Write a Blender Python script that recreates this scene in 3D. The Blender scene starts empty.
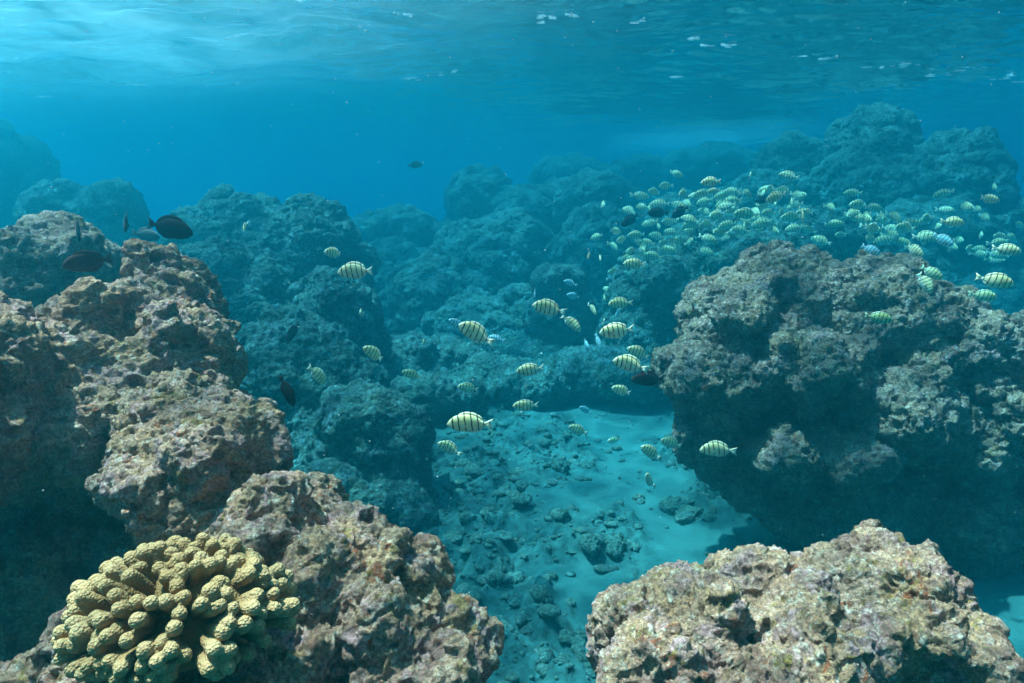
import bpy, bmesh, math, random
import numpy as np
from mathutils import Vector, Matrix, noise as mnoise

R = math.radians
random.seed(7)
scene = bpy.context.scene
COL = scene.collection

# ------------------------------------------------------------------ camera
W, H, F = 1024, 683, 667.0
CAM = Vector((0.0, 0.0, 2.2))
PITCH = R(12.0)
RIGHT = Vector((1, 0, 0))
FWD = Vector((0, math.cos(PITCH), -math.sin(PITCH)))
UP = RIGHT.cross(FWD)
cam_data = bpy.data.cameras.new("camera")
cam_data.sensor_width = 36.0
cam_data.lens = 36.0 * F / W
cam_data.clip_start = 0.02
cam_data.clip_end = 500
cam = bpy.data.objects.new("camera", cam_data)
cam.matrix_world = Matrix.Translation(CAM) @ Matrix((RIGHT, UP, -FWD)).transposed().to_4x4()
COL.objects.link(cam)
scene.camera = cam

# ------------------------------------------------------------------ light
SUN_EL, SUN_AZ = R(70.0), R(-76.0)          # azimuth from +Y towards +X
SURFACE_Z = 4.1
sun_dir = Vector((math.sin(SUN_AZ) * math.cos(SUN_EL), math.cos(SUN_AZ) * math.cos(SUN_EL), math.sin(SUN_EL)))
world = bpy.data.worlds.new("World")
scene.world = world
world.use_nodes = True
wn = world.node_tree
wn.nodes.clear()
sky = wn.nodes.new("ShaderNodeTexSky")
sky.sky_type = 'NISHITA'
sky.sun_disc = False
sky.sun_elevation = SUN_EL
sky.sun_rotation = SUN_AZ
bg = wn.nodes.new("ShaderNodeBackground")
bg.inputs["Strength"].default_value = 0.09
wo = wn.nodes.new("ShaderNodeOutputWorld")
wn.links.new(sky.outputs[0], bg.inputs[0])
wn.links.new(bg.outputs[0], wo.inputs[0])
sd = bpy.data.lights.new("sun", 'SUN')
sd.energy = 5.0
sd.angle = R(0.9)
sd.color = (1.0, 0.87, 0.84)
so = bpy.data.objects.new("sun", sd)
so.rotation_euler = sun_dir.to_track_quat('Z', 'Y').to_euler()
so.location = (0, 0, 30)
COL.objects.link(so)
scene.view_settings.view_transform = 'Standard'
scene.view_settings.look = 'None'
scene.view_settings.gamma = 1.0
scene.view_settings.exposure = 2.42
scene.render.engine = 'CYCLES'
cy = scene.cycles
cy.max_bounces = 5
cy.diffuse_bounces = 2
cy.glossy_bounces = 2
cy.transmission_bounces = 2
cy.volume_bounces = 2
cy.transparent_max_bounces = 10
cy.caustics_reflective = False
cy.caustics_refractive = False
cy.sample_clamp_indirect = 4.0
cy.use_denoising = True
cy.use_adaptive_sampling = False

HAZE = dict(density=0.225, color=(0.008, 0.2308, 0.2875), absorb=(0.0, 0.5469, 0.8030), g=0.80)

# ------------------------------------------------------------------ helpers
def at(px, py, d):
    """point seen at pixel (px, py) of the photograph, d metres in front of the camera"""
    return CAM + d * (FWD + RIGHT * ((px - W / 2) / F) + UP * ((H / 2 - py) / F))

def tag(o, label=None, cat=None, group=None, kind=None):
    if label: o["label"] = label
    if cat: o["category"] = cat
    if group: o["group"] = group
    if kind: o["kind"] = kind
    return o

def link(name, mesh, mat=None, parent=None, smooth=True):
    o = bpy.data.objects.new(name, mesh)
    COL.objects.link(o)
    if mat: mesh.materials.append(mat)
    if parent: o.parent = parent
    if smooth and len(mesh.polygons):
        mesh.polygons.foreach_set("use_smooth", np.ones(len(mesh.polygons), dtype=bool))
    return o

class NT:
    """short-hand for building a material's node tree"""
    def __init__(self, name):
        self.m = bpy.data.materials.new(name)
        self.m.use_nodes = True
        self.t = self.m.node_tree
        self.t.nodes.clear()
        self.out = self.t.nodes.new("ShaderNodeOutputMaterial")
    def n(self, typ, props=None, **ins):
        nd = self.t.nodes.new("ShaderNode" + typ)
        for k, v in (props or {}).items(): setattr(nd, k, v)
        for k, v in ins.items():
            key = int(k[1:]) if k[0] == "_" else k.replace("_", " ")
            s = nd.inputs[key]
            if isinstance(v, bpy.types.NodeSocket): self.t.links.new(v, s)
            else: s.default_value = v
        return nd
    def coord(self, kind="Object"):
        return self.t.nodes.new("ShaderNodeTexCoord").outputs[kind]
    def noise(self, vec, scale, detail=4, rough=0.6, dist=0.0):
        return self.n("TexNoise", None, Vector=vec, Scale=scale, Detail=detail, Roughness=rough, Distortion=dist).outputs[0]
    def voro(self, vec, scale, feature='F1'):
        return self.n("TexVoronoi", {"feature": feature}, Vector=vec, Scale=scale).outputs[0]
    def ramp(self, fac, lo, hi):
        return self.n("MapRange", None, _0=fac, _1=lo, _2=hi, _3=0.0, _4=1.0).outputs[0]
    def math(self, op, a, b=0.5):
        return self.n("Math", {"operation": op}, _0=a, _1=b).outputs[0]
    def mix(self, fac, a, b):
        nd = self.t.nodes.new("ShaderNodeMix")
        nd.data_type = 'RGBA'
        for sock, v in ((nd.inputs[0], fac), (nd.inputs[6], a), (nd.inputs[7], b)):
            if isinstance(v, bpy.types.NodeSocket): self.t.links.new(v, sock)
            elif isinstance(v, tuple): sock.default_value = (*v, 1.0)
            else: sock.default_value = v
        return nd.outputs[2]
    def done(self, shader, socket="Surface"):
        self.t.links.new(shader, self.out.inputs[socket])
        return self.m

def rock_material(name, tint=(1, 1, 1), s=1.0, wear=0.0, colour=1.0, light=1.0):
    """turf-covered limestone: tan, mauve coralline crust, olive algae, rust, dark turf, pale scrapes"""
    k = NT(name)
    c = k.coord()
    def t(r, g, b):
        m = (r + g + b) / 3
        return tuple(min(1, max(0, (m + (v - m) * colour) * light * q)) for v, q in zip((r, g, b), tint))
    warp = k.noise(c, 9 * s, 4, 0.65)
    base = k.mix(k.ramp(k.noise(c, 5 * s, 5, 0.65), 0.40, 0.60), t(.50, .39, .24), t(.56, .47, .37))
    base = k.mix(k.ramp(k.noise(c, 13 * s, 5, 0.7, 0.6), 0.50, 0.60), base, t(.52, .42, .44))     # mauve crust
    base = k.mix(k.ramp(k.noise(c, 17 * s, 4, 0.7, 1.0), 0.56, 0.64), base, t(.30, .27, .09))     # olive algae
    base = k.mix(k.ramp(k.noise(c, 16 * s, 4, 0.75, 0.8), 0.60, 0.64), base, t(.34, .12, .05))   # rust
    base = k.mix(k.ramp(k.noise(c, 30 * s, 5, 0.75, 0.3), 0.56, 0.66), base, t(.11, .085, .06))   # dark turf
    base = k.mix(k.ramp(k.noise(c, 38 * s, 4, 0.7, 0.2), 0.56, 0.63), base, t(.82, .74, .62))     # pale scrapes
    base = k.mix(k.math('MULTIPLY', k.ramp(k.noise(c, 7 * s, 6, 0.72, 0.5), 0.50, 0.62), .75), base, t(.20, .125, .115))   # broad purple-brown turf
    speck = k.ramp(k.voro(c, 150 * s), 0.0, 0.42)
    base = k.mix(k.math('MULTIPLY', k.math('SUBTRACT', 1.0, speck), 0.5), base, t(.58, .53, .46))
    fine = k.noise(c, 120 * s, 4, 0.75)
    base = k.mix(k.math('MULTIPLY', k.ramp(fine, 0.58, 0.42), 0.8), base, t(.13, .105, .08))
    hgt = k.math('ADD', k.math('MULTIPLY', k.noise(c, 45 * s, 6, 0.72), 1.0),
                 k.math('MULTIPLY', k.voro(c, 95 * s), -0.45))
    bump = k.n("Bump", None, Strength=0.9, Distance=0.022 / s, Height=hgt)
    bump2 = k.n("Bump", None, Strength=0.8, Distance=0.006 / s, Height=k.noise(c, 240 * s, 4, 0.75), Normal=bump.outputs[0])
    p = k.n("BsdfPrincipled", None, Base_Color=base, Roughness=0.9, Normal=bump2.outputs[0])
    p.inputs["Specular IOR Level"].default_value = 0.15
    return k.done(p.outputs[0])

_tex = {}
def tex(kind, scale, depth=2, basis='IMPROVED_PERLIN', hard=False):
    key = (kind, scale, depth, basis, hard)
    if key in _tex: return _tex[key]
    t = bpy.data.textures.new("relief", kind)
    t.noise_scale = scale
    if kind == 'CLOUDS':
        t.noise_depth = depth
        t.noise_basis = basis
        t.noise_type = 'HARD_NOISE' if hard else 'SOFT_NOISE'
    if kind == 'VORONOI':
        t.distance_metric = 'DISTANCE'
    _tex[key] = t
    return t

_ico = {}
def ico(sub):
    if sub not in _ico:
        b = bmesh.new()
        bmesh.ops.create_icosphere(b, subdivisions=sub, radius=1)
        _ico[sub] = (np.array([v.co[:] for v in b.verts]), np.array([[v.index for v in f.verts] for f in b.faces]))
        b.free()
    return _ico[sub]

def mesh_np(name, V, Fc):
    me = bpy.data.meshes.new(name)
    V = np.asarray(V, dtype=np.float32)
    Fc = np.asarray(Fc, dtype=np.int32)
    n, k = Fc.shape
    me.vertices.add(len(V))
    me.vertices.foreach_set("co", V.ravel())
    me.loops.add(n * k)
    me.loops.foreach_set("vertex_index", Fc.ravel())
    me.polygons.add(n)
    me.polygons.foreach_set("loop_start", np.arange(0, n * k, k, dtype=np.int32))
    me.update(calc_edges=True)
    return me

def blobs_mesh(name, mats):
    V, Fc, n = [], [], 0
    v0, f0 = ico(4)
    for m in mats:
        a = np.array(m)
        V.append(v0 @ a[:3, :3].T + a[:3, 3])
        Fc.append(f0 + n)
        n += len(v0)
    return mesh_np(name, np.concatenate(V), np.concatenate(Fc))

CAMROT = Matrix((RIGHT, FWD, UP)).transposed().to_4x4()
def blob(px, py, d, rx, ry, rz):
    """ellipsoid: centre on the ray of a pixel d metres out, rx / ry in pixels at that distance, rz metres deep"""
    if d > 5.8:                                        # the far reef stands deeper in the haze
        e = 5.8 + (d - 5.8) * 1.85
        rz *= e / d; d = e
    return Matrix.Translation(at(px, py, d)) @ CAMROT @ Matrix.Diagonal((rx * d / F, rz, ry * d / F, 1))

def sculpt(o, steps):
    for st in steps:
        if st[0] == 'R':
            m = o.modifiers.new("r", 'REMESH'); m.mode = 'VOXEL'; m.voxel_size = st[1]; m.use_smooth_shade = True
        elif st[0] == 'S':
            m = o.modifiers.new("s", 'SMOOTH'); m.factor = 0.5; m.iterations = st[1]
        elif st[0] == 'D':
            m = o.modifiers.new("d", 'DISPLACE'); m.texture = st[1]; m.texture_coords = 'GLOBAL'
            m.strength = st[2]; m.mid_level = st[3] if len(st) > 3 else 0.5
    dg = bpy.context.evaluated_depsgraph_get()
    dg.update()
    me = bpy.data.meshes.new_from_object(o.evaluated_get(dg))
    old = o.data
    o.modifiers.clear()
    mats = list(old.materials)
    o.data = me
    me.materials.clear()
    for m in mats: me.materials.append(m)
    me.polygons.foreach_set("use_smooth", np.ones(len(me.polygons), dtype=bool))
    bpy.data.meshes.remove(old)
    return o

PITS = bpy.data.textures.new("bore_holes", 'VORONOI')
PITS.noise_scale = .11
PITS.use_color_ramp = True
PITS.color_ramp.elements[0].position = .10; PITS.color_ramp.elements[0].color = (0, 0, 0, 1)
PITS.color_ramp.elements[1].position = .17; PITS.color_ramp.elements[1].color = (1, 1, 1, 1)
def rock(name, blobs, mat, vox, size=1.0, rough=1.0, crag=0.0, label=None, cat="reef rock", group=None):
    """several ellipsoids fused by voxels, then broken up by relief of falling size"""
    mats = [blob(*b) for b in blobs]
    c = sum((m.translation for m in mats), Vector()) / len(mats)
    c.z = min(m.translation.z for m in mats)
    mats = [Matrix.Translation(-c) @ m for m in mats]
    o = link(name, blobs_mesh(name, mats), mat)
    o.location = c
    s, r = size, rough
    P, V1 = 'IMPROVED_PERLIN', 'VORONOI_F1'
    steps = [('R', vox * 3.0), ('S', 6),
             ('D', tex('CLOUDS', .55 * s, 1, P), .30 * s * r),
             ('D', tex('VORONOI', .26 * s), -(.17 - .09 * crag) * s * r, .45),
             ('R', vox * 1.5), ('S', 2),
             ('D', tex('CLOUDS', .17 * s, 2, P), .16 * s * r),
             ('D', tex('CLOUDS', .085 * s, 1, V1), -.055 * s * r, .4),
             ('D', tex('CLOUDS', .30 * s, 4, P, True), -.24 * s * crag, .4),
             ('R', vox),
             ('D', tex('CLOUDS', .05 * s, 3, P, True), -(.066 if not crag else .085) * s * r, .4),
             ('D', PITS, 0.0 if crag else .022, 1.0),
             ('D', tex('CLOUDS', .022 * s, 2, V1), -.020 * s * r, .4)]
    sculpt(o, steps)
    tag(o, label, cat, group)
    return o

# ------------------------------------------------------------------ haze (the water body)
def box(name, lo, hi):
    x0, y0, z0 = lo; x1, y1, z1 = hi
    V = [(x0, y0, z0), (x1, y0, z0), (x1, y1, z0), (x0, y1, z0), (x0, y0, z1), (x1, y0, z1), (x1, y1, z1), (x0, y1, z1)]
    Fc = [(0, 3, 2, 1), (4, 5, 6, 7), (0, 1, 5, 4), (1, 2, 6, 5), (2, 3, 7, 6), (3, 0, 4, 7)]
    return mesh_np(name, V, Fc)
k = NT("sea_water_body")
pv = k.n("VolumePrincipled", None, Density=HAZE["density"], Anisotropy=HAZE["g"])
pv.inputs["Color"].default_value = (*HAZE["color"], 1)
pv.inputs["Absorption Color"].default_value = (*HAZE["absorb"], 1)
haze = link("haze", box("haze", (-92, -42, -1.6), (92, 112, SURFACE_Z + 0.30)), k.done(pv.outputs[0], "Volume"), smooth=False)
tag(haze, "blue sea water that fades the far reef", "water", kind="stuff")

# ------------------------------------------------------------------ water surface seen from below
def perlin2(x, y, seed=0):
    rng = np.random.RandomState(seed)
    perm = rng.permutation(512); perm = np.concatenate([perm, perm])
    ang = rng.rand(512) * 2 * np.pi
    xi = np.floor(x).astype(int); yi = np.floor(y).astype(int)
    xf = x - xi; yf = y - yi
    def g(ix, iy, dx, dy):
        a = ang[perm[(perm[ix & 511] + iy) & 511]]
        return np.cos(a) * dx + np.sin(a) * dy
    u = xf ** 3 * (xf * (xf * 6 - 15) + 10); v = yf ** 3 * (yf * (yf * 6 - 15) + 10)
    a = g(xi, yi, xf, yf); b = g(xi + 1, yi, xf - 1, yf); c = g(xi, yi + 1, xf, yf - 1); d = g(xi + 1, yi + 1, xf - 1, yf - 1)
    return (a + u * (b - a)) * (1 - v) + (c + u * (d - c)) * v

def grid_mesh(name, xs, ys, zf):
    X, Y = np.meshgrid(xs, ys)
    Z = zf(X, Y)
    nx, ny = len(xs), len(ys)
    V = np.stack([X, Y, Z], -1).reshape(-1, 3)
    i = (np.arange(ny - 1)[:, None] * nx + np.arange(nx - 1)[None, :]).ravel()
    Fc = np.stack([i, i + 1, i + 1 + nx, i + nx], -1)
    return mesh_np(name, V, Fc)

def spaced(a, fine, step, lo, hi, grow=1.06):
    """coordinates dense within [a, fine] and ever wider towards lo and hi"""
    mid = list(np.arange(a, fine, step))
    x, s = mid[-1], step
    while x < hi:
        s *= grow; x = min(hi, x + s); mid.append(x)
    x, s = mid[0], step; left = []
    while x > lo:
        s *= grow; x = max(lo, x - s); left.append(x)
    return np.array(left[::-1] + mid)

def waves(X, Y):
    z = 0.12 * perlin2(X * .3 + 3, Y * .45, 1) + 0.08 * perlin2(X * .7, Y * 1.2 + .3 * X, 2)
    z += 0.050 * perlin2(X * 1.5 + .4 * Y, Y * 2.8, 3) + 0.024 * perlin2(X * 3.6, Y * 5.6 - X, 4)
    gust = np.clip(perlin2(X * .5 + 9, Y * .8 + 4, 6) * 2.2 + .1, 0, 1)
    z += (0.010 + .013 * gust) * perlin2(X * 6 + Y, Y * 10, 5) + .012 * gust * perlin2(X * 13, Y * 17 + X, 7)
    return SURFACE_Z + z
k = NT("water_surface")
fr = k.n("Fresnel", None, IOR=1.33)
c = k.coord()
wob = k.n("VectorMath", {"operation": 'ADD'}, _0=c, _1=k.n("VectorMath", {"operation": 'SCALE'}, _0=k.n("TexNoise", None, Vector=c, Scale=1.6, Detail=3.0).outputs[1], Scale=.5).outputs[0])
net = k.ramp(k.n("TexVoronoi", {"feature": 'DISTANCE_TO_EDGE'}, Vector=wob.outputs[0], Scale=2.6).outputs[0], .17, .0)
broad = k.ramp(k.noise(c, .75, 3, .6, .4), .40, .56)
lens = k.math('ADD', .16, k.math('ADD', k.math('MULTIPLY', net, .40), k.math('MULTIPLY', broad, .44)))  # transmittance pattern put in to dapple the sunlight and shape shafts
tr = k.n("BsdfTransparent", None, Color=k.n("CombineColor", None, _0=lens, _1=lens, _2=lens).outputs[0])
gl = k.n("BsdfGlossy", None, Roughness=0.04, Color=(0.95, 0.97, 1, 1))
mf = k.n("MixShader", None, _0=fr.outputs[0], _1=tr.outputs[0], _2=gl.outputs[0])
rf = k.n("BsdfRefraction", None, Roughness=0.42, IOR=1.33)
m2 = k.n("MixShader", None, _0=0.22, _1=mf.outputs[0], _2=rf.outputs[0])
# sun glow put into the surface as a soft translucent patch, to the upper left
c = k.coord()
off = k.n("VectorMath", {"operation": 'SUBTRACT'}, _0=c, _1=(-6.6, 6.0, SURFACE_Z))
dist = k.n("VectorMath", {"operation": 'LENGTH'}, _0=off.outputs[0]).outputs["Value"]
off2 = k.n("VectorMath", {"operation": 'MULTIPLY'}, _0=k.n("VectorMath", {"operation": 'SUBTRACT'}, _0=c, _1=(6.2, 23.0, SURFACE_Z)).outputs[0], _1=(1, .55, 1))  # second patch paints the pale reflection farther out on the surface
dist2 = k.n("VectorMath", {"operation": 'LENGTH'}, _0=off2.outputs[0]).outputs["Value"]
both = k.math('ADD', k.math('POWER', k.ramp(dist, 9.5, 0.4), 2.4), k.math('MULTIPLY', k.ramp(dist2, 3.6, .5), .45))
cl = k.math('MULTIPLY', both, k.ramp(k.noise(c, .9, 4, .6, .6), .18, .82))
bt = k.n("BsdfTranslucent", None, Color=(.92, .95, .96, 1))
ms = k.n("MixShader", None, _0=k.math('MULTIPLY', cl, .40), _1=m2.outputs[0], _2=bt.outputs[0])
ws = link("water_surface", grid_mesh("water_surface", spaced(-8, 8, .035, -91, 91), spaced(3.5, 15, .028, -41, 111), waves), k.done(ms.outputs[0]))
tag(ws, "rippled underside of the sea surface with bright glints", "water surface", kind="structure")

# scattering mist added below that patch for the glow, thinning towards its edges
k = NT("glow_mist")
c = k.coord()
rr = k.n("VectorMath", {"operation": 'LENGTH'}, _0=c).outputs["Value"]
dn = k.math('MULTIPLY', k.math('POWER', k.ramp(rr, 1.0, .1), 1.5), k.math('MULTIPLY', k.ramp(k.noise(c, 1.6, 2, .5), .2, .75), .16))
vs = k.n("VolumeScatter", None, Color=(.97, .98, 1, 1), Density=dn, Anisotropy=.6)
v0, f0 = ico(3)
bu = link("added_glow_mist", mesh_np("added_glow_mist", v0, f0), k.done(vs.outputs[0], "Volume"))
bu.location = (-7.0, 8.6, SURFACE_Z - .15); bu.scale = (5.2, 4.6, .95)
tag(bu, "scattering mist added for the sun glow just below the sea surface", "glow_mist", kind="stuff")

# small flecks of foam riding the crests
rng = np.random.RandomState(77)
V, Fc, n = [], [], 0
v0, f0 = ico(2)
for px, py, w in ((118, 3, 22), (402, 12, 16), (358, 36, 18), (548, 17, 26), (572, 14, 12), (715, 48, 34), (697, 44, 14), (412, 76, 26), (448, 70, 18), (232, 37, 16),
                  (800, 53, 22), (830, 58, 22), (878, 70, 26), (912, 68, 30), (945, 72, 26), (972, 68, 18), (1000, 75, 24), (1022, 80, 20), (770, 3, 14), (640, 20, 12),
                  (130, 81, 40), (108, 70, 18), (42, 98, 26), (20, 60, 12), (860, 92, 14), (680, 75, 12), (300, 8, 12), (240, 84, 10)):
    ry = at(px, py, 1.0) - CAM
    t = (SURFACE_Z - CAM.z) / ry.z
    c0 = CAM + ry * t
    for q in range(max(3, w // 4)):
        u = rng.uniform(-.5, .5)
        x = c0.x + u * w * t / F; y = c0.y + rng.normal(0, .05) + u * rng.uniform(-.2, .2)
        z = float(waves(np.array([x]), np.array([y]))[0])
        a, b = rng.uniform(.3, 1.3) * 4.5 * t / F, rng.uniform(.008, .03)
        vv = v0 * np.array([a, b, rng.uniform(.004, .010)])
        vv = vv * (1 + .35 * np.sin(v0[:, :1] * rng.uniform(3, 9) + rng.uniform(0, 6)))
        V.append(vv + np.array([x, y, z - .004])); Fc.append(f0 + n); n += len(v0)
k = NT("foam")
df = k.n("BsdfDiffuse", None, Color=(.85, .88, .9, 1)); tl = k.n("BsdfTranslucent", None, Color=(.9, .92, .94, 1))
ms = k.n("MixShader", None, _0=.6, _1=df.outputs[0], _2=tl.outputs[0])
fo = link("foam_flecks", mesh_np("foam_flecks", np.concatenate(V), np.concatenate(Fc)), k.done(ms.outputs[0]))
tag(fo, "white flecks of foam on the sea surface", "foam", kind="stuff")

# ------------------------------------------------------------------ sand floor
def rubble_zone(X, Y):
    """1 where rubble lies, 0 on the clean sand"""
    n = perlin2(X * 1.1 + 7, Y * 1.1, 11) + .6 * perlin2(X * 2.7, Y * 2.7, 12)
    u = X - (1.10 - (Y - 4.0) * .07)                      # metres right of the clean sand lane
    lane = np.exp(-(u / .22) ** 2)
    far = np.clip((Y - 6.0) / 1.2, 0, 1) * np.clip((X - .1) / .4, 0, 1)
    return np.clip(.80 + 1.3 * n - 1.7 * lane - np.clip(u * .55, 0, 1.1) - .8 * far, 0, 1)
def floor_z(X, Y):
    z = .10 * perlin2(X * .5, Y * .5, 21) + .010 * perlin2(X * 2.2 + Y, Y * 7, 27) + .012 * perlin2(X * 3, Y * 5, 22) + .006 * perlin2(X * 9, Y * 9, 26)
    q = rubble_zone(X, Y)
    lump = np.abs(perlin2(X * 3.2, Y * 3.2, 23)) * .22 + np.abs(perlin2(X * 8, Y * 8, 24)) * .11 + np.abs(perlin2(X * 17, Y * 17, 25)) * .055
    return z + q * (lump - .03)
k = NT("sand")
c = k.coord()
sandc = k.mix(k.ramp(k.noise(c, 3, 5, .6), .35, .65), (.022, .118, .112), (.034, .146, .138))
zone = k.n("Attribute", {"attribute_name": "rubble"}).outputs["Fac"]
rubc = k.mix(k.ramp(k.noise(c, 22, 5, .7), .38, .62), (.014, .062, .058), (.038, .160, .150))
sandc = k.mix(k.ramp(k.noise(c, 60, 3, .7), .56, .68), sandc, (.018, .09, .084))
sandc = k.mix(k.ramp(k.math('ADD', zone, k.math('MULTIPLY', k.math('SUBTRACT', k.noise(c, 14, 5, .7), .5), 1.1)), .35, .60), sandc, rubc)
bp = k.n("Bump", None, Strength=.6, Distance=.02, Height=k.noise(c, 35, 6, .7))
p = k.n("BsdfPrincipled", None, Base_Color=sandc, Roughness=.95, Normal=bp.outputs[0])
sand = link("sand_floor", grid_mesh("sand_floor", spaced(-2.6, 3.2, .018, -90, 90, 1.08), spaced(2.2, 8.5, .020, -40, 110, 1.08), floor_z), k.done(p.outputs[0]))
co = np.empty(len(sand.data.vertices) * 3, np.float32); sand.data.vertices.foreach_get("co", co); co = co.reshape(-1, 3)
at_ = sand.data.attributes.new("rubble", 'FLOAT', 'POINT'); at_.data.foreach_set("value", rubble_zone(co[:, 0], co[:, 1]).astype(np.float32))
tag(sand, "pale sandy sea floor", "sea floor", kind="structure")

# ------------------------------------------------------------------ reef rocks
M_NEAR = rock_material("limestone_near", tint=(1.28, .94, .86), light=1.15, colour=1.15)
M_RIGHT = rock_material("limestone_turf", tint=(1.10, .98, .94), s=.7, colour=.9, light=.95)
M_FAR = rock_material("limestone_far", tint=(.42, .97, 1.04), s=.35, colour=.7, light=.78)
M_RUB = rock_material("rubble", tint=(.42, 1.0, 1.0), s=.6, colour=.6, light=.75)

rock("reef_boulder", [
    (165, 318, 2.35, 46, 52, .28), (115, 352, 2.15, 68, 70, .34), (150, 420, 1.92, 72, 46, .3), (182, 385, 2.1, 44, 75, .32), (60, 405, 1.85, 90, 80, .36),
    (-70, 420, 1.7, 140, 110, .45), (206, 448, 2.0, 32, 52, .25), (90, 560, 2.15, 150, 140, .35), (60, 760, 2.2, 220, 180, .45),
    (40, 940, 2.3, 240, 200, .6)], M_NEAR, .0074, .85,
    label="tall tan boulder whose ridge rises behind the branching coral", group="reef rocks close by")
rock("coral_ledge", [
    (205, 458, 1.62, 78, 50, .28), (176, 432, 1.8, 52, 52, .25), (250, 440, 1.75, 40, 36, .2), (190, 480, 1.62, 44, 46, .25), (290, 530, 1.42, 60, 40, .22), (350, 560, 1.34, 62, 42, .22), (395, 600, 1.25, 50, 60, .2), (455, 660, 1.2, 44, 64, .18),
    (170, 722, 1.05, 170, 75, .25), (390, 730, 1.2, 110, 110, .25), (300, 640, 1.25, 110, 75, .25), (230, 560, 1.45, 80, 60, .2),
    (330, 960, 1.4, 190, 180, .35), (320, 1250, 1.6, 220, 240, .5)], M_NEAR, .0054, .6,
    label="low stepped rock ledge that carries the branching coral", group="reef rocks close by")
rock("reef_rock", [
    (690, 655, 1.28, 100, 72, .22), (880, 610, 1.34, 74, 68, .22), (800, 640, 1.32, 90, 60, .22), (936, 640, 1.32, 42, 72, .2),
    (625, 690, 1.25, 46, 50, .18), (800, 800, 1.4, 180, 180, .3), (800, 1020, 1.55, 200, 220, .35), (820, 1240, 1.8, 230, 220, .45)], M_NEAR, .0054, .6,
    label="rounded pinkish tan rock pitted with small holes, below the big turf boulder", group="reef rocks close by")
rock("reef_boulder", [
    (785, 300, 4.35, 62, 54, .45), (722, 328, 4.1, 44, 46, .4), (690, 372, 3.95, 34, 32, .3), (860, 318, 4.2, 72, 52, .45), (800, 368, 3.9, 70, 44, .35), (772, 452, 3.8, 30, 22, .25), (850, 462, 3.75, 40, 24, .3), (706, 425, 4.0, 24, 36, .25),
    (735, 380, 4.0, 46, 46, .35), (940, 352, 4.05, 76, 52, .45), (1030, 370, 4.0, 70, 60, .5), (890, 410, 3.85, 62, 48, .35), (985, 430, 3.9, 60, 50, .4),
    (815, 440, 4.0, 46, 36, .3), (750, 450, 4.2, 40, 62, .35), (860, 490, 4.3, 110, 60, .45), (960, 500, 4.2, 90, 60, .45), (1050, 480, 4.1, 90, 80, .5),
    (880, 550, 4.6, 130, 60, .4), (1020, 590, 4.6, 140, 80, .5)], M_RIGHT, .0125, .8, 1.25, crag=.35,
    label="massive grey turf boulder with a dark undercut base beside the sand", group="reef boulders of the middle distance")
rock("reef_boulder", [
    (22, 255, 3.1, 46, 42, .3), (70, 268, 3.2, 36, 36, .3), (-30, 300, 3.1, 110, 70, .4), (70, 330, 3.3, 60, 60, .4),
    (20, 500, 3.4, 120, 200, .4), (10, 720, 3.6, 150, 200, .6)], M_RIGHT, .014, .9,
    label="shaded grey boulder behind the tall tan boulder, a dark red fish before it", group="reef boulders of the middle distance")
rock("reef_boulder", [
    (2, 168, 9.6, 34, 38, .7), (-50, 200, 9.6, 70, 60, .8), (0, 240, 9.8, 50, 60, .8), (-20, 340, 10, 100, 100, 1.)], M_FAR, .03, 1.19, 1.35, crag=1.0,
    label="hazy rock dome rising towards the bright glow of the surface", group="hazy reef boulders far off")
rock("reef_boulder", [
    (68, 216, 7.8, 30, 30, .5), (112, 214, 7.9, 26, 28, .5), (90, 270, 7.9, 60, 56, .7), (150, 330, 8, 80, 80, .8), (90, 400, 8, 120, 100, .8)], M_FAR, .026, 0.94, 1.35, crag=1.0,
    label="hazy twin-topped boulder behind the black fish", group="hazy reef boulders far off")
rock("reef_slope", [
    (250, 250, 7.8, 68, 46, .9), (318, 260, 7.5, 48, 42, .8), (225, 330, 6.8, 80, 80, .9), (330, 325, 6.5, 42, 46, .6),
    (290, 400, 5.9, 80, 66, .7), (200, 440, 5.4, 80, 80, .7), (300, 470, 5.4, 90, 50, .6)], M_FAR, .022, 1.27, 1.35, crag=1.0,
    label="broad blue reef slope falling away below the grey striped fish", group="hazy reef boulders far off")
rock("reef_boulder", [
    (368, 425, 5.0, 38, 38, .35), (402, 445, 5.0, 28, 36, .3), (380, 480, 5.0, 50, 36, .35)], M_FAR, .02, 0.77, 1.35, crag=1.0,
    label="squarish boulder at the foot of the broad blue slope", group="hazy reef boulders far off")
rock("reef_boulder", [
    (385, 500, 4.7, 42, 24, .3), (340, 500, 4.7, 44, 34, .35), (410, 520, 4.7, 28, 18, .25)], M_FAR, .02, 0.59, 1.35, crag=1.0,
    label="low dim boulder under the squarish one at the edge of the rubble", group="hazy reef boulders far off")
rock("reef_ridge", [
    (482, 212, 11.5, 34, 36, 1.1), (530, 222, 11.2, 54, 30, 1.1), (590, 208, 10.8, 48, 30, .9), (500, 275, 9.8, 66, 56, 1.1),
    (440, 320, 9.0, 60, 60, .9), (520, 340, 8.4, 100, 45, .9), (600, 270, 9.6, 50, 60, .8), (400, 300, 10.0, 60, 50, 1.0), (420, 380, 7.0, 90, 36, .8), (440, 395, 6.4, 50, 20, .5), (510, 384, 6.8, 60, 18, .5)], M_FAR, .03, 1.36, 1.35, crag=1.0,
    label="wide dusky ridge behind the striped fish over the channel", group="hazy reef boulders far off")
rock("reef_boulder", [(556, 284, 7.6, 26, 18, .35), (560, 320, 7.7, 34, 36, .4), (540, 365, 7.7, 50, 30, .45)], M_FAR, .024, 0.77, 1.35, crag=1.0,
    label="knob of rock with a lit cap standing before the dusky ridge", group="hazy reef boulders far off")
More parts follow.
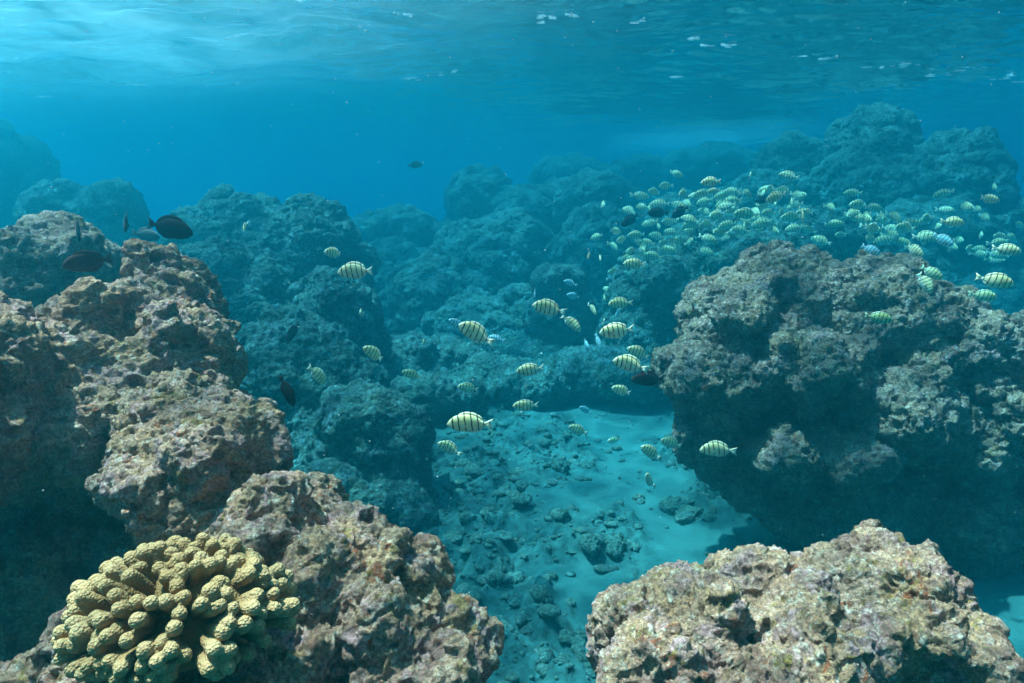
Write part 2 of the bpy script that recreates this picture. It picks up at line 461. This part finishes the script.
rock("reef_slope", [
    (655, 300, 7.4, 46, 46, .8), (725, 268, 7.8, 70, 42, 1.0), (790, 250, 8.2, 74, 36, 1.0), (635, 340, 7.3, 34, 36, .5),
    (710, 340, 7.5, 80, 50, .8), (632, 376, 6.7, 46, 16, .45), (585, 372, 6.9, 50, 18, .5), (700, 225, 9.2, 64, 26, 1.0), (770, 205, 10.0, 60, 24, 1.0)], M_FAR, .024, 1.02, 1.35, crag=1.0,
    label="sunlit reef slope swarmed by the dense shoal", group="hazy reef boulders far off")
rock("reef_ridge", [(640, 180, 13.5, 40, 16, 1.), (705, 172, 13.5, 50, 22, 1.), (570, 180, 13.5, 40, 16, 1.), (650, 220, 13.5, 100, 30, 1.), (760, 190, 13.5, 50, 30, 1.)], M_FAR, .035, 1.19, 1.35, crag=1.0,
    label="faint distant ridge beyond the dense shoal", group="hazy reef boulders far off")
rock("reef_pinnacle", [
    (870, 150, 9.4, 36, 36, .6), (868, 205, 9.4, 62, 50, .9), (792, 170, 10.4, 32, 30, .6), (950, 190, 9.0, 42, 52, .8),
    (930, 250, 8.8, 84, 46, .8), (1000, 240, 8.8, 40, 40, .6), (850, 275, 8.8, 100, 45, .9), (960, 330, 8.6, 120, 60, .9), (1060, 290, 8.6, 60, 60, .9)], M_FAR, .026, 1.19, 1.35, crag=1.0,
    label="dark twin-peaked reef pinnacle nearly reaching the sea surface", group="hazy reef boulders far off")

rock("reef_boulder", [(398, 236, 10.6, 40, 22, .8), (436, 246, 10.8, 34, 22, .8), (360, 246, 10.4, 30, 22, .7), (400, 280, 10.6, 80, 40, .9)], M_FAR, .032, 1.2, 1.35, crag=1.0,
    label="faint low boulder in the gap between the broad blue slope and the dusky ridge", group="hazy reef boulders far off")

# ------------------------------------------------------------------ rubble
def chunk(rng, r):
    v, f = ico(2)
    v = v * (r * np.array([rng.uniform(.7, 1.5), rng.uniform(.7, 1.3), rng.uniform(.45, .9)]))
    o = rng.rand(3) * 50
    d = np.array([mnoise.noise(Vector(p / r * .9 + o)) for p in v])
    v = v * (1 + .55 * d)[:, None]
    a = rng.rand() * 6.28
    ca, sa = math.cos(a), math.sin(a)
    return v @ np.array([[ca, -sa, 0], [sa, ca, 0], [0, 0, 1]]).T, f
rng = np.random.RandomState(5)
lib = [chunk(rng, 1.0) for _ in range(24)]
V, Fc, n = [], [], 0
for _ in range(10000):
    x, y = rng.uniform(-2.4, 2.6), rng.uniform(2.3, 8.5)
    q = float(rubble_zone(np.array([x]), np.array([y]))[0])
    if rng.rand() > max(q * q, .05): continue
    r = .010 + .042 * rng.rand() ** 4
    z = float(floor_z(np.array([x]), np.array([y]))[0])
    v, f = lib[rng.randint(24)]
    V.append(v * r + np.array([x, y, z + r * .15])); Fc.append(f + n); n += len(v)
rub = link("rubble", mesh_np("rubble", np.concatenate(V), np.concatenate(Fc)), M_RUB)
tag(rub, "broken coral rubble scattered over the sand", "rubble", kind="stuff")

STONES = [
    (612, 548, .13, "rounded stone alone on the clean sand lane"), (690, 515, .15, "flat stone lying at the lip of the clean sand lane"),
    (705, 520, .09, "small stone tucked against the foot of the massive turf boulder"), (672, 508, .12, "lumpy stone right of the clean sand lane"),
    (640, 500, .08, "little stone where the sand lane narrows"), (560, 470, .14, "dark stone in the thick of the rubble below two small striped fish"),
    (470, 470, .16, "shaded stone below the boldest striped fish"), (520, 500, .12, "dark stone in the middle of the rubble field"),
    (590, 545, .13, "stone at the rubble edge above the pinkish pitted rock"), (500, 570, .11, "lone stone near the end of the coral ledge"),
    (545, 600, .08, "small stone nearest to the pinkish pitted rock"), (455, 540, .12, "stone in the shade beside the coral ledge")]
def floor_at(px, py):
    p = at(px, py, 1.0) - CAM
    t = -CAM.z / p.z
    for _ in range(4):
        x, y = (p * t).x, (p * t).y
        t = (float(floor_z(np.array([x]), np.array([y]))[0]) - CAM.z) / p.z
    return CAM + p * t
for px, py, r, lab in STONES:
    v, f = lib[rng.randint(24)]
    r *= .62; vv, ff = chunk(rng, r)
    o = link("stone", mesh_np("stone", vv, ff), M_RUB)
    o.location = floor_at(px, py) + Vector((0, 0, r * .2))
    sculpt(o, [('R', r * .09), ('S', 2), ('D', tex('CLOUDS', .09, 3), .07), ('D', tex('CLOUDS', .03, 2, 'VORONOI_F1'), -.03, .4)])
    tag(o, lab, "stone", "stones on the sand")

# ------------------------------------------------------------------ branching coral
k = NT("coral_skin")
c = k.coord()
cc = k.mix(k.ramp(k.noise(c, 14, 3, .6), .35, .65), (.47, .28, .12), (.59, .38, .19))
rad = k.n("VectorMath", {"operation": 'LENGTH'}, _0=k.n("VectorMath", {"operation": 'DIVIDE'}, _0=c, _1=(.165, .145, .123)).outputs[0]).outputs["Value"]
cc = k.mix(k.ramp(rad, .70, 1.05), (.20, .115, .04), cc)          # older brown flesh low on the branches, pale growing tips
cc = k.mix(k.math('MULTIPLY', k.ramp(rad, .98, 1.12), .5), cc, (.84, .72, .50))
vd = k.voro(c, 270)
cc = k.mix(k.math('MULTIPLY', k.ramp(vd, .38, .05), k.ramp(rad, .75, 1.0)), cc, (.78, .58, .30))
bp = k.n("Bump", None, Strength=.9, Distance=.003, Height=k.math('MULTIPLY', vd, -1.0))
p = k.n("BsdfPrincipled", None, Base_Color=cc, Roughness=.75, Normal=bp.outputs[0])
p.inputs["Subsurface Weight"].default_value = .12
p.inputs["Subsurface Radius"].default_value = (.006, .004, .002)
p.inputs["Specular IOR Level"].default_value = .2
M_CORAL = k.done(p.outputs[0])
CD = .92
c0 = at(181, 618, CD + .03)
root = bpy.data.objects.new("coral_colony", None)
COL.objects.link(root)
root.location = c0
tag(root, "golden brown cauliflower coral with stubby rounded branches on the rock ledge", "coral")
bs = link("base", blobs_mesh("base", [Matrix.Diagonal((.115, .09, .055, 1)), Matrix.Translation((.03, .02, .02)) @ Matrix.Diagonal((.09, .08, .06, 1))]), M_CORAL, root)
sculpt(bs, [('R', .008), ('S', 3), ('D', tex('CLOUDS', .03, 2), .015)])
rng = np.random.RandomState(12)
# the branch tips lie on a dome; even spread by a golden-angle spiral, wandering a little
NB = 98
rxx, ryy, rzz = .150, .125, .102
v0, f0 = ico(2)
for i in range(NB):
    fz = 1 - (i + .5) / NB * 1.22
    a = i * 2.39996 + rng.uniform(-.15, .15)
    rr = math.sqrt(max(0, 1 - fz * fz))
    d = Vector((rr * math.cos(a), rr * math.sin(a), fz)) + Vector(rng.normal(0, .05, 3))
    d.normalize()
    tip = Vector((d.x * rxx, d.y * ryy, d.z * rzz)) * rng.uniform(.92, 1.05)
    foot = tip * .36
    ax = tip - foot
    r = rng.uniform(.0088, .0106)
    mats = []
    def finger(p0, p1, r0, r1, bend):
        side = (p1 - p0).cross(Vector(rng.normal(0, 1, 3))).normalized() * bend
        nst = max(5, int((p1 - p0).length / (r1 * .55)))
        for t in np.linspace(0, 1, nst):
            q = r0 + (r1 - r0) * t
            mats.append(Matrix.Translation(p0 + (p1 - p0) * t + side * math.sin(t * math.pi)) @ Matrix.Diagonal((q, q, q, 1)))
    side = ax.cross(Vector(rng.normal(0, 1, 3))).normalized()
    kind = rng.choice([1, 2, 3, 4], p=[.08, .36, .34, .22])      # each branch ends in one to four stubby fingers
    if kind == 1:
        finger(foot, tip, r * .75, r * rng.uniform(1.1, 1.3), .003)
    else:
        for j in range(kind):
            sgn = (-1, 1, 0, 0)[j]
            across = side.cross(ax).normalized()
            off = side * sgn * r * rng.uniform(1.05, 1.35) + across * r * (0, 0, 1.6, -1.6)[j]
            finger(foot, tip + off - ax.normalized() * rng.uniform(0, .9) * r, r * .75, r * rng.uniform(.98, 1.18), .003)
    V, Fc, n = [], [], 0
    for m in mats:
        A = np.array(m)
        V.append(v0 @ A[:3, :3].T + A[:3, 3]); Fc.append(f0 + n); n += len(v0)
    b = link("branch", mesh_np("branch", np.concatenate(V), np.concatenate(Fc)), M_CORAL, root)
    sculpt(b, [('R', .0022), ('S', 5), ('D', tex('CLOUDS', .02, 1), .004), ('D', tex('CLOUDS', .006, 1), .0010)])

# ------------------------------------------------------------------ fish
def fish_mesh(name, prof, tail, dorsal, anal, nr=16):
    """prof: (x, top, bottom, half width); head towards +X; fins are thin closed sheets on the middle plane"""
    V, Fc = [], []
    def lerp_prof(n):
        P = np.array(prof)
        t = np.linspace(0, len(P) - 1, n)
        out = []
        for u in t:
            i = min(int(u), len(P) - 2); f = u - i
            p0, p1, p2, p3 = P[max(i - 1, 0)], P[i], P[i + 1], P[min(i + 2, len(P) - 1)]
            out.append(.5 * ((2 * p1) + (-p0 + p2) * f + (2 * p0 - 5 * p1 + 4 * p2 - p3) * f * f + (-p0 + 3 * p1 - 3 * p2 + p3) * f ** 3))
        return out
    rings = lerp_prof(30)
    for x, zt, zb, w in rings:
        zc, hh = (zt + zb) / 2, max((zt - zb) / 2, .001)
        for j in range(nr):
            a = 2 * math.pi * j / nr
            V.append((x, max(w, .001) * math.copysign(abs(math.sin(a)) ** 1.15, math.sin(a)), zc + hh * math.cos(a)))
    for i in range(len(rings) - 1):
        for j in range(nr):
            Fc.append((i * nr + j, i * nr + (j + 1) % nr, (i + 1) * nr + (j + 1) % nr, (i + 1) * nr + j))
    Fc.append(tuple(range(nr - 1, -1, -1))); b = (len(rings) - 1) * nr
    Fc.append(tuple(range(b, b + nr)))
    def sheet(inner, outer, th):
        """a fin between two polylines"""
        n0 = len(V); m = len(inner)
        for (xi, zi), (xo, zo) in zip(inner, outer):
            V.extend([(xi, th, zi), (xi, -th, zi), (xo, th * .25, zo), (xo, -th * .25, zo)])
        for i in range(m - 1):
            a, b = n0 + 4 * i, n0 + 4 * i + 4
            Fc.extend([(a, a + 2, b + 2, b), (a + 1, b + 1, b + 3, a + 3), (a + 2, a + 3, b + 3, b + 2), (a, b, b + 1, a + 1)])
        Fc.append((n0, n0 + 1, n0 + 3, n0 + 2)); e = n0 + 4 * (m - 1)
        Fc.append((e, e + 2, e + 3, e + 1))
    for inner, outer, th in (tail, dorsal, anal): sheet(inner, outer, th)
    me = bpy.data.meshes.new(name)
    me.from_pydata(V, [], Fc)
    bm = bmesh.new(); bm.from_mesh(me); bmesh.ops.recalc_face_normals(bm, faces=bm.faces); bm.to_mesh(me); bm.free()
    return me

# unit-length fish, deep oval body with a steep forehead
TANG = [(.50, -.015, -.035, .006), (.475, .035, -.065, .022), (.42, .115, -.115, .042), (.34, .18, -.165, .058), (.22, .225, -.205, .066),
        (.08, .238, -.22, .066), (-.06, .215, -.20, .056), (-.18, .15, -.145, .040), (-.27, .075, -.075, .024), (-.33, .045, -.045, .015), (-.36, .045, -.045, .010)]
TANG = [(x, t * .88, b * .88, w) for x, t, b, w in TANG]
def tang_mesh(name):
    tail = ([(-.345, .046), (-.35, .015), (-.35, -.015), (-.345, -.046)], [(-.50, .135), (-.462, .05), (-.462, -.05), (-.50, -.135)], .008)
    dx = np.linspace(.30, -.285, 9)
    top = np.interp(-dx, [-p[0] for p in TANG], [p[1] for p in TANG])
    bot = np.interp(-dx, [-p[0] for p in TANG], [p[2] for p in TANG])
    hgt = [.012, .04, .052, .056, .058, .060, .062, .058, .012]
    dorsal = ([(x, z - .02) for x, z in zip(dx, top)], [(x - .02, z + h) for x, z, h in zip(dx, top, hgt)], .007)
    ax_ = dx[3:]
    anal = ([(x, z + .02) for x, z in zip(ax_, bot[3:])], [(x - .02, z - h) for x, z, h in zip(ax_, bot[3:], [.01, .035, .045, .052, .05, .01])], .007)
    return fish_mesh(name, TANG, tail, dorsal, anal)

def striped_material(name="striped_skin", belly=(.90, .87, .70), back=(.88, .77, .36)):
    k = NT(name)
    c = k.coord()
    sep = k.n("SeparateXYZ", None, Vector=c)
    x, z = sep.outputs[0], sep.outputs[2]
    xw = k.math('ADD', x, k.math('ADD', k.math('MULTIPLY', z, -.10), k.math('MULTIPLY', k.math('SUBTRACT', k.noise(c, 9, 2), .5), .03)))
    base = k.mix(k.ramp(z, -.20, .16), belly, back)
    base = k.mix(k.math('MULTIPLY', k.noise(c, 40, 3), .25), base, (.7, .68, .46))
    m = None
    for pos, wd in ((.375, .014), (.245, .0135), (.105, .0135), (-.035, .0135), (-.175, .013), (-.30, .011)):
        d = k.math('ABSOLUTE', k.math('SUBTRACT', xw, pos))
        b = k.ramp(d, wd + .006, wd - .005)
        m = b if m is None else k.math('MAXIMUM', m, b)
    m = k.math('MULTIPLY', m, k.ramp(z, -.20, -.15))
    col = k.mix(m, base, (.018, .018, .015))
    p = k.n("BsdfPrincipled", None, Base_Color=col, Roughness=.45, Subsurface_Weight=.35, Subsurface_Scale=1.0)
    p.inputs["Subsurface Radius"].default_value = (.03, .03, .025)
    return k.done(p.outputs[0])
def plain_material(name, col, rough=.5, mottled=.3):
    k = NT(name)
    c = k.coord()
    dark = tuple(v * (1 - mottled) for v in col)
    p = k.n("BsdfPrincipled", None, Base_Color=k.mix(k.noise(c, 14, 4), dark, tuple(min(1, v * (1 + mottled)) for v in col)), Roughness=rough)
    p.inputs["Specular IOR Level"].default_value = .15 if rough > .7 else .5
    p.inputs["Specular IOR Level"].default_value = .3
    return k.done(p.outputs[0])
M_STR = striped_material()
TINTS = {"dark green": striped_material("dark_green_striped_skin", (.40, .46, .24), (.26, .34, .10)), "green": striped_material("green_striped_skin", (.62, .72, .48), (.48, .60, .28)),
         "cyan": striped_material("cyan_striped_skin", (.42, .86, .92), (.28, .74, .84)), "blue": striped_material("blue_striped_skin", (.46, .80, .90), (.36, .68, .80)),
         "yellow": striped_material("yellow_striped_skin", (.92, .86, .60), (.90, .77, .33))}
M_BLACK = plain_material("black_skin", (.010, .010, .012), .85)
M_MAROON = plain_material("maroon_skin", (.055, .014, .012), .85, .5)
M_GREY = plain_material("grey_skin", (.10, .09, .085), .8)
M_EYE = plain_material("eye_black", (.01, .01, .01), .15, 0)
M_FIN = plain_material("fin_yellow", (.62, .58, .36), .5)
MESH_STR = tang_mesh("striped_fish"); MESH_STR.materials.append(M_STR)
MESH_BLK = tang_mesh("black_fish"); MESH_BLK.materials.append(M_BLACK)
MESH_MAR = tang_mesh("maroon_fish"); MESH_MAR.materials.append(M_MAROON)
MESH_GRY = tang_mesh("grey_fish"); MESH_GRY.materials.append(M_GREY)
def bent(me, kk, fin):
    """the same fish caught mid-stroke: tail swung aside, back fins more or less raised"""
    m = me.copy()
    for v in m.vertices:
        if v.co.x < .15: v.co.y += kk * (v.co.x - .15) ** 2
        if abs(v.co.z) > .20: v.co.z *= fin
    return m
STROKES = [MESH_STR, bent(MESH_STR, .34, .97), bent(MESH_STR, -.34, .95), bent(MESH_STR, .62, 1.0), bent(MESH_STR, -.55, .93)]
stroke = random.Random(21)
for me in STROKES[1:]: me.polygons.foreach_set("use_smooth", np.ones(len(me.polygons), dtype=bool))
for me in (MESH_STR, MESH_BLK, MESH_MAR, MESH_GRY):
    me.polygons.foreach_set("use_smooth", np.ones(len(me.polygons), dtype=bool))
def eye_mesh():
    b = bmesh.new(); bmesh.ops.create_uvsphere(b, u_segments=12, v_segments=8, radius=.022)
    for v in b.verts: v.co.y *= .55
    me = bpy.data.meshes.new("eye"); b.to_mesh(me); b.free(); me.materials.append(M_EYE); return me
def pec_mesh(mat):
    """fan-shaped fin leaving the flank, swept back"""
    P = [(0, 0, .028), (-.075, .02, .045), (-.125, .035, .01), (-.12, .035, -.03), (-.07, .02, -.045), (0, 0, -.022)]
    V = [(x, y + t, z) for t in (.003, -.003) for x, y, z in P]
    n = len(P)
    Fc = [tuple(range(n)), tuple(range(2 * n - 1, n - 1, -1))] + [(i, i + n, (i + 1) % n + n, (i + 1) % n) for i in range(n)]
    me = bpy.data.meshes.new("pectoral_fin"); me.from_pydata(V, [], Fc); me.materials.append(mat); return me
EYE = eye_mesh()
PEC = {id(MESH_STR): pec_mesh(M_FIN), id(MESH_BLK): pec_mesh(M_BLACK), id(MESH_MAR): pec_mesh(M_MAROON), id(MESH_GRY): pec_mesh(M_GREY)}

def fish(name, mesh, px, py, length, yaw, pitch, label, cat, group, real=.17, roll=0, d=None):
    """length: its side-on length in pixels; yaw 180 faces left, 0 right, 90 away, 270 towards the camera"""
    d = d or F * real / length
    y, p = R(yaw), R(pitch)
    flat = Vector((0, 1, 0))
    h = (RIGHT * math.cos(y) + flat * math.sin(y)) * math.cos(p) + Vector((0, 0, 1)) * math.sin(p)
    up = Vector((0, 0, 1))
    if abs(h.dot(up)) > .97: up = Vector((0, 1, 0))
    side = up.cross(h).normalized()
    up = h.cross(side)
    up = (Matrix.Rotation(R(roll), 3, h) @ up); side = up.cross(h)
    M = Matrix((h, side, up)).transposed()
    o = bpy.data.objects.new(name, stroke.choice(STROKES) if mesh is MESH_STR else mesh)
    COL.objects.link(o)
    o.location = at(px, py, d)
    o.rotation_euler = M.to_euler()
    o.scale = (real,) * 3
    tag(o, label, cat, group)
    if length >= 18:
        for s in (-1, 1):
            e = bpy.data.objects.new("eye", EYE); COL.objects.link(e); e.parent = o; e.location = (.385, s * .046, .055)
            f = bpy.data.objects.new("pectoral_fin", PEC[id(mesh)]); COL.objects.link(f); f.parent = o
            f.location = (.22, s * .064, -.035)
            if s < 0: f.scale = (1, -1, 1)
    return o

G1 = "striped fish strung out over the sand channel"
LONE = [  # px, py, length, yaw, pitch, label
    (470, 423, 46, 184, 0, "boldest banded yellow fish, largest of those low over the rubble"),
    (548, 308, 34, 196, 14, "pale striped fish nosing up in front of the lit rock knob"),
    (475, 333, 40, 205, 32, "pale striped fish climbing steeply with two small fish trailing its tail"),
    (457, 325, 21, 200, 38, "small blue-tinted striped fish just ahead of the steeply climbing one"),
    (496, 339, 18, 185, 8, "small blue-tinted striped fish behind the steeply climbing one"),
    (481, 341, 16, 200, 20, "small fish half hidden by the tail of the steeply climbing one"),
    (356, 271, 37, 182, -3, "greyish striped fish cruising above the broad blue slope"),
    (334, 253, 24, 232, 10, "white striped fish turning, just above the greyish striped fish"),
    (361, 313, 20, 280, 15, "thin white fish seen head-on over the broad blue slope"),
    (374, 354, 28, 215, 38, "bright yellow striped fish tilted nose-up above the squarish boulder"),
    (412, 375, 22, 192, 24, "small yellow striped fish between the tilted yellow fish and the sand"),
    (318, 375, 28, 62, -50, "dull yellow fish diving beside the squarish boulder near the black fish"),
    (424, 342, 18, 275, 12, "thin pale fish seen head-on over the dark channel"),
    (468, 388, 22, 195, 14, "small striped fish straight above the boldest banded fish"),
    (530, 370, 29, 182, -6, "striped fish level over the far edge of the sand"),
    (526, 406, 27, 186, 4, "striped fish hanging low at the top of the rubble field"),
    (449, 448, 27, 200, 32, "striped fish nose-up just below the boldest banded fish"),
    (578, 430, 22, 192, 26, "small striped fish alone over the pale sand"),
    (585, 410, 14, 195, 35, "tiny blue-tinted fish above the small one over the pale sand"),
    (614, 440, 14, 190, -10, "tiny dim striped fish at the start of the sand lane"),
    (650, 452, 26, 200, 36, "nose-up striped fish, nearer the sand lane of a close pair"),
    (671, 443, 24, 190, 20, "dimmer striped fish of the close pair, touching the turf boulder's edge"),
    (717, 449, 35, 180, -2, "crisp striped fish in front of the dark undercut of the turf boulder"),
    (648, 480, 24, 240, 50, "pale striped fish pointing up, lowest over the sand lane"),
    (622, 391, 24, 192, 22, "striped fish just below the fish with the dark red one"),
    (629, 364, 36, 192, 16, "large striped fish right over a dark red fish"),
    (638, 353, 27, 195, 26, "striped fish overlapping the large one from behind, by the turf boulder"),
    (617, 331, 36, 180, -5, "long level striped fish beneath the end of the sunlit slope"),
    (572, 323, 24, 330, -38, "striped fish nosing down, its tail up beside the lit rock knob"),
    (570, 283, 14, 195, 20, "upper of two little blue fish under the lit cap of the rock knob"),
    (573, 296, 14, 195, 15, "lower of two little blue fish under the lit cap of the rock knob"),
    (593, 309, 17, 290, -30, "slim blue fish heading down right of the nose-down fish's tail"),
    (598, 341, 16, 300, -55, "slim blue fish diving between the level fish and the channel"),
    (586, 344, 13, 300, -35, "little blue fish left of the slim diving one"),
    (535, 293, 15, 265, -20, "thin blue fish hugging the rock knob's shaded side"),
    (589, 256, 17, 255, -8, "pale oval fish alone in the dark gap beside the sunlit slope"),
    (600, 258, 14, 270, -10, "dim sliver of a fish next to the pale oval fish"),
    (620, 303, 24, 184, -4, "yellowish striped fish at the shaded end of the sunlit slope"),
    (618, 312, 14, 240, -30, "little cyan fish right under the yellowish striped fish"),
    (635, 264, 24, 182, 4, "striped fish resting against the face of the sunlit slope"),
    (604, 322, 14, 265, 30, "faint sliver of a fish above the long level fish"),
    (996, 281, 33, 345, -10, "yellow banded fish swimming away over the turf boulder's far shoulder"),
    (984, 296, 25, 350, -6, "dull green banded fish half behind the turf boulder's shoulder"),
    (879, 318, 26, 345, -8, "dark green banded fish grazing low on top of the turf boulder"),
    (932, 273, 23, 335, -30, "greenish banded fish, upper of a pair nosing down over the turf boulder"),
    (925, 283, 24, 318, -55, "white boldly banded fish plunging down over the turf boulder"),
    (914, 250, 22, 300, -25, "pale cream fish at the top edge of the turf boulder"),
    (871, 250, 20, 330, -25, "blue-white fish with a white tail at the turf boulder's crest"),
    (943, 240, 22, 325, -30, "vivid cyan fish nosing down below a yellow one in the shoal"),
    (953, 222, 22, 355, -4, "warm yellow banded fish over the vivid cyan one in the shoal"),
    (1007, 250, 26, 345, -8, "large banded fish in the dark water under the pinnacle's slope"),
    (989, 199, 20, 350, -10, "banded fish highest against the pinnacle's slope"),
    (776, 197, 23, 190, -18, "pale banded fish high over the shoal beside a dark fish"),
    (711, 182, 21, 184, -4, "banded fish leading the upper edge of the shoal above the slope"),
    (714, 191, 14, 182, -6, "small plain fish tucked under the shoal's leading banded fish"),
    (244, 227, 17, 290, -30, "dim yellowish fish over the top of the broad blue slope"),
    (803, 214, 18, 250, -50, "pale fish with its tail raised over the shoal"),
    (825, 255, 17, 265, -15, "dull fish seen end-on behind the turf boulder's crest"),
]
for px, py, ln, yw, pt, lab in LONE:
    f = fish("striped_fish", MESH_STR, px, py, ln, yw, pt, lab, "fish", G1, real=.12)
    for word, m in TINTS.items():
        first = lab.split(",")[0].split(" over ")[0].split(" beside ")[0].split(" below ")[0].split(" above ")[0].split(" under")[0].split(" just")[0].split(" between ")[0]
        if word in first and "the nose-down" not in first and "broad blue" not in first and "greyish" not in first:
            f.material_slots[0].link = 'OBJECT'
            f.material_slots[0].material = m
            break

SLOPE = [(602, 205, 15), (615, 231, 14), (597, 237, 12), (614, 246, 13), (615, 272, 13), (630, 277, 12), (609, 291, 14), (604, 297, 11), (640, 196, 15), (630, 211, 14),
         (642, 207, 14), (676, 174, 11), (665, 186, 14), (684, 193, 16), (654, 192, 12), (660, 204, 16), (650, 223, 14), (668, 222, 15), (636, 235, 16), (657, 236, 15),
         (690, 220, 17), (664, 243, 14), (675, 247, 15), (645, 249, 15), (657, 255, 12), (690, 242, 15), (684, 256, 14), (628, 258, 13), (691, 231, 14), (648, 262, 13),
         (672, 232, 14), (703, 252, 13), (668, 262, 12), (640, 243, 13), (622, 240, 12)]
MID = [(750, 176, 13), (789, 176, 18), (747, 194, 17), (732, 202, 15), (686, 203, 14), (718, 215, 18), (746, 214, 19), (728, 225, 16), (764, 221, 15), (791, 217, 18),
       (719, 233, 18), (708, 239, 18), (738, 232, 14), (774, 231, 16), (794, 228, 16), (797, 195, 15), (808, 230, 15), (796, 205, 14), (758, 232, 14), (702, 225, 14),
       (735, 214, 13), (760, 208, 13), (780, 212, 13), (722, 204, 12), (705, 212, 13), (745, 226, 12), (783, 189, 13), (768, 190, 12)]
PIN = [(853, 193, 16), (852, 213, 17), (866, 219, 18), (873, 229, 22), (891, 229, 15), (905, 228, 20), (834, 224, 16), (821, 241, 17), (884, 240, 16), (901, 242, 15),
       (944, 194, 18), (993, 187, 14), (965, 207, 18), (976, 209, 14), (928, 219, 17), (937, 227, 15), (925, 237, 20), (980, 236, 15), (999, 238, 17), (1011, 237, 15),
       (979, 254, 13), (984, 217, 10), (945, 210, 12), (1018, 225, 13), (958, 240, 14)]
rs = random.Random(3)
def crowd(n, quad, lo, hi):
    """more of the shoal, spread at random between four corners"""
    out = []
    for _ in range(n):
        u, v = rs.random(), rs.random()
        (ax, ay), (bx, by), (cx, cy_), (dx, dy) = quad
        out.append((ax * (1 - u) * (1 - v) + bx * u * (1 - v) + cx * u * v + dx * (1 - u) * v,
                    ay * (1 - u) * (1 - v) + by * u * (1 - v) + cy_ * u * v + dy * (1 - u) * v, rs.uniform(lo, hi)))
    return out
SLOPE += crowd(26, ((625, 215), (705, 185), (712, 262), (630, 275)), 12, 16)
MID += crowd(30, ((700, 190), (800, 180), (815, 245), (705, 250)), 12, 17)
PIN += crowd(26, ((830, 205), (1015, 205), (1015, 262), (840, 245)), 13, 18)
for lst, lab, g in ((SLOPE, "pale striped fish in the crowd above the lower end of the sunlit slope", "striped fish crowding the lower sunlit slope"),
                    (MID, "pale striped fish in the crowd between sunlit slope and turf boulder", "striped fish crowding the upper sunlit slope"),
                    (PIN, "pale striped fish in the crowd under the twin-peaked pinnacle", "striped fish crowding below the pinnacle")):
    for px, py, ln in lst:
        ln *= 1.12
        right = rs.random() < (.35 if lst is PIN else .1)
        yw = (0 if right else 180) + rs.choice([-1, 1]) * rs.uniform(0, 50)
        if rs.random() < .22: yw = 270 + rs.uniform(-25, 25)
        fish("striped_fish", MESH_STR, px, py, ln, yw, rs.uniform(-22, 22), lab, "fish", g, real=.22 * rs.uniform(.88, 1.1), d=min(F * .205 / ln, 8.6), roll=rs.uniform(-14, 14))

G2 = "dark fish about the reef"
for nm, me, px, py, ln, yw, pt, lab, rl in (
    ("black_fish", MESH_BLK, 170, 228, 50, 352, -12, "large black fish gliding above the peak of the tall tan boulder", .185),
    ("black_fish", MESH_GRY, 146, 235, 30, 355, -8, "blue-grey fish half behind the large black fish", .20),
    ("grey_fish", MESH_GRY, 126, 222, 28, 290, -40, "grey-brown fish seen end-on beside the twin-topped boulder", .125),
    ("grey_fish", MESH_BLK, 78, 229, 28, 300, -62, "dark slim fish upright at the crown of the shaded boulder", .115),
    ("maroon_fish", MESH_MAR, 88, 262, 46, 228, -5, "round dark red fish before the shaded boulder", .138),
    ("black_fish", MESH_BLK, 287, 391, 34, 335, -62, "black fish plunging beside the tall tan boulder's flank", .105),
    ("maroon_fish", MESH_MAR, 293, 332, 24, 245, -40, "small dark red fish over the broad blue slope", .17),
    ("black_fish", MESH_BLK, 243, 342, 22, 268, -20, "thin dark fish end-on at the tall tan boulder's flank", .17),
    ("black_fish", MESH_BLK, 415, 165, 15, 10, 5, "tiny dark fish alone in open blue water", .22),
    ("maroon_fish", MESH_MAR, 648, 379, 34, 182, 0, "dark red fish under the large striped one at the turf boulder", .17),
    ("black_fish", MESH_BLK, 630, 220, 22, 200, -30, "dark fish, lowest of three in the shoal's slope side", .2),
    ("black_fish", MESH_BLK, 658, 213, 22, 184, 0, "dark fish in the middle of three in the shoal", .2),
    ("black_fish", MESH_BLK, 680, 212, 22, 200, -28, "dark fish with raised tail, hindmost of three in the shoal", .2),
    ("black_fish", MESH_BLK, 762, 200, 17, 190, -5, "dark fish next to the pale banded one high over the shoal", .18)):
    fish(nm, me, px, py, ln, yw, pt, lab, "fish", G2, real=rl)

# ------------------------------------------------------------------ drifting specks
rng = np.random.RandomState(31)
V, Fc, n = [], [], 0
v0, f0 = ico(1)
for _ in range(420):
    d = rng.uniform(.9, 4.5)
    P = at(rng.uniform(-100, 1124), rng.uniform(-20, 620), d)
    if P.z > SURFACE_Z - .15 or P.z < .1: continue
    r = rng.uniform(.0004, .0010) * (1 + .5 * d)
    V.append(v0 * r + np.array(P)); Fc.append(f0 + n); n += len(v0)
sp = link("drifting_specks", mesh_np("drifting_specks", np.concatenate(V), np.concatenate(Fc)), plain_material("speck", (.7, .7, .66)))
tag(sp, "tiny pale specks drifting in the water", "specks", kind="stuff")
print("verts", sum(len(o.data.vertices) for o in scene.objects if o.type == 'MESH'))
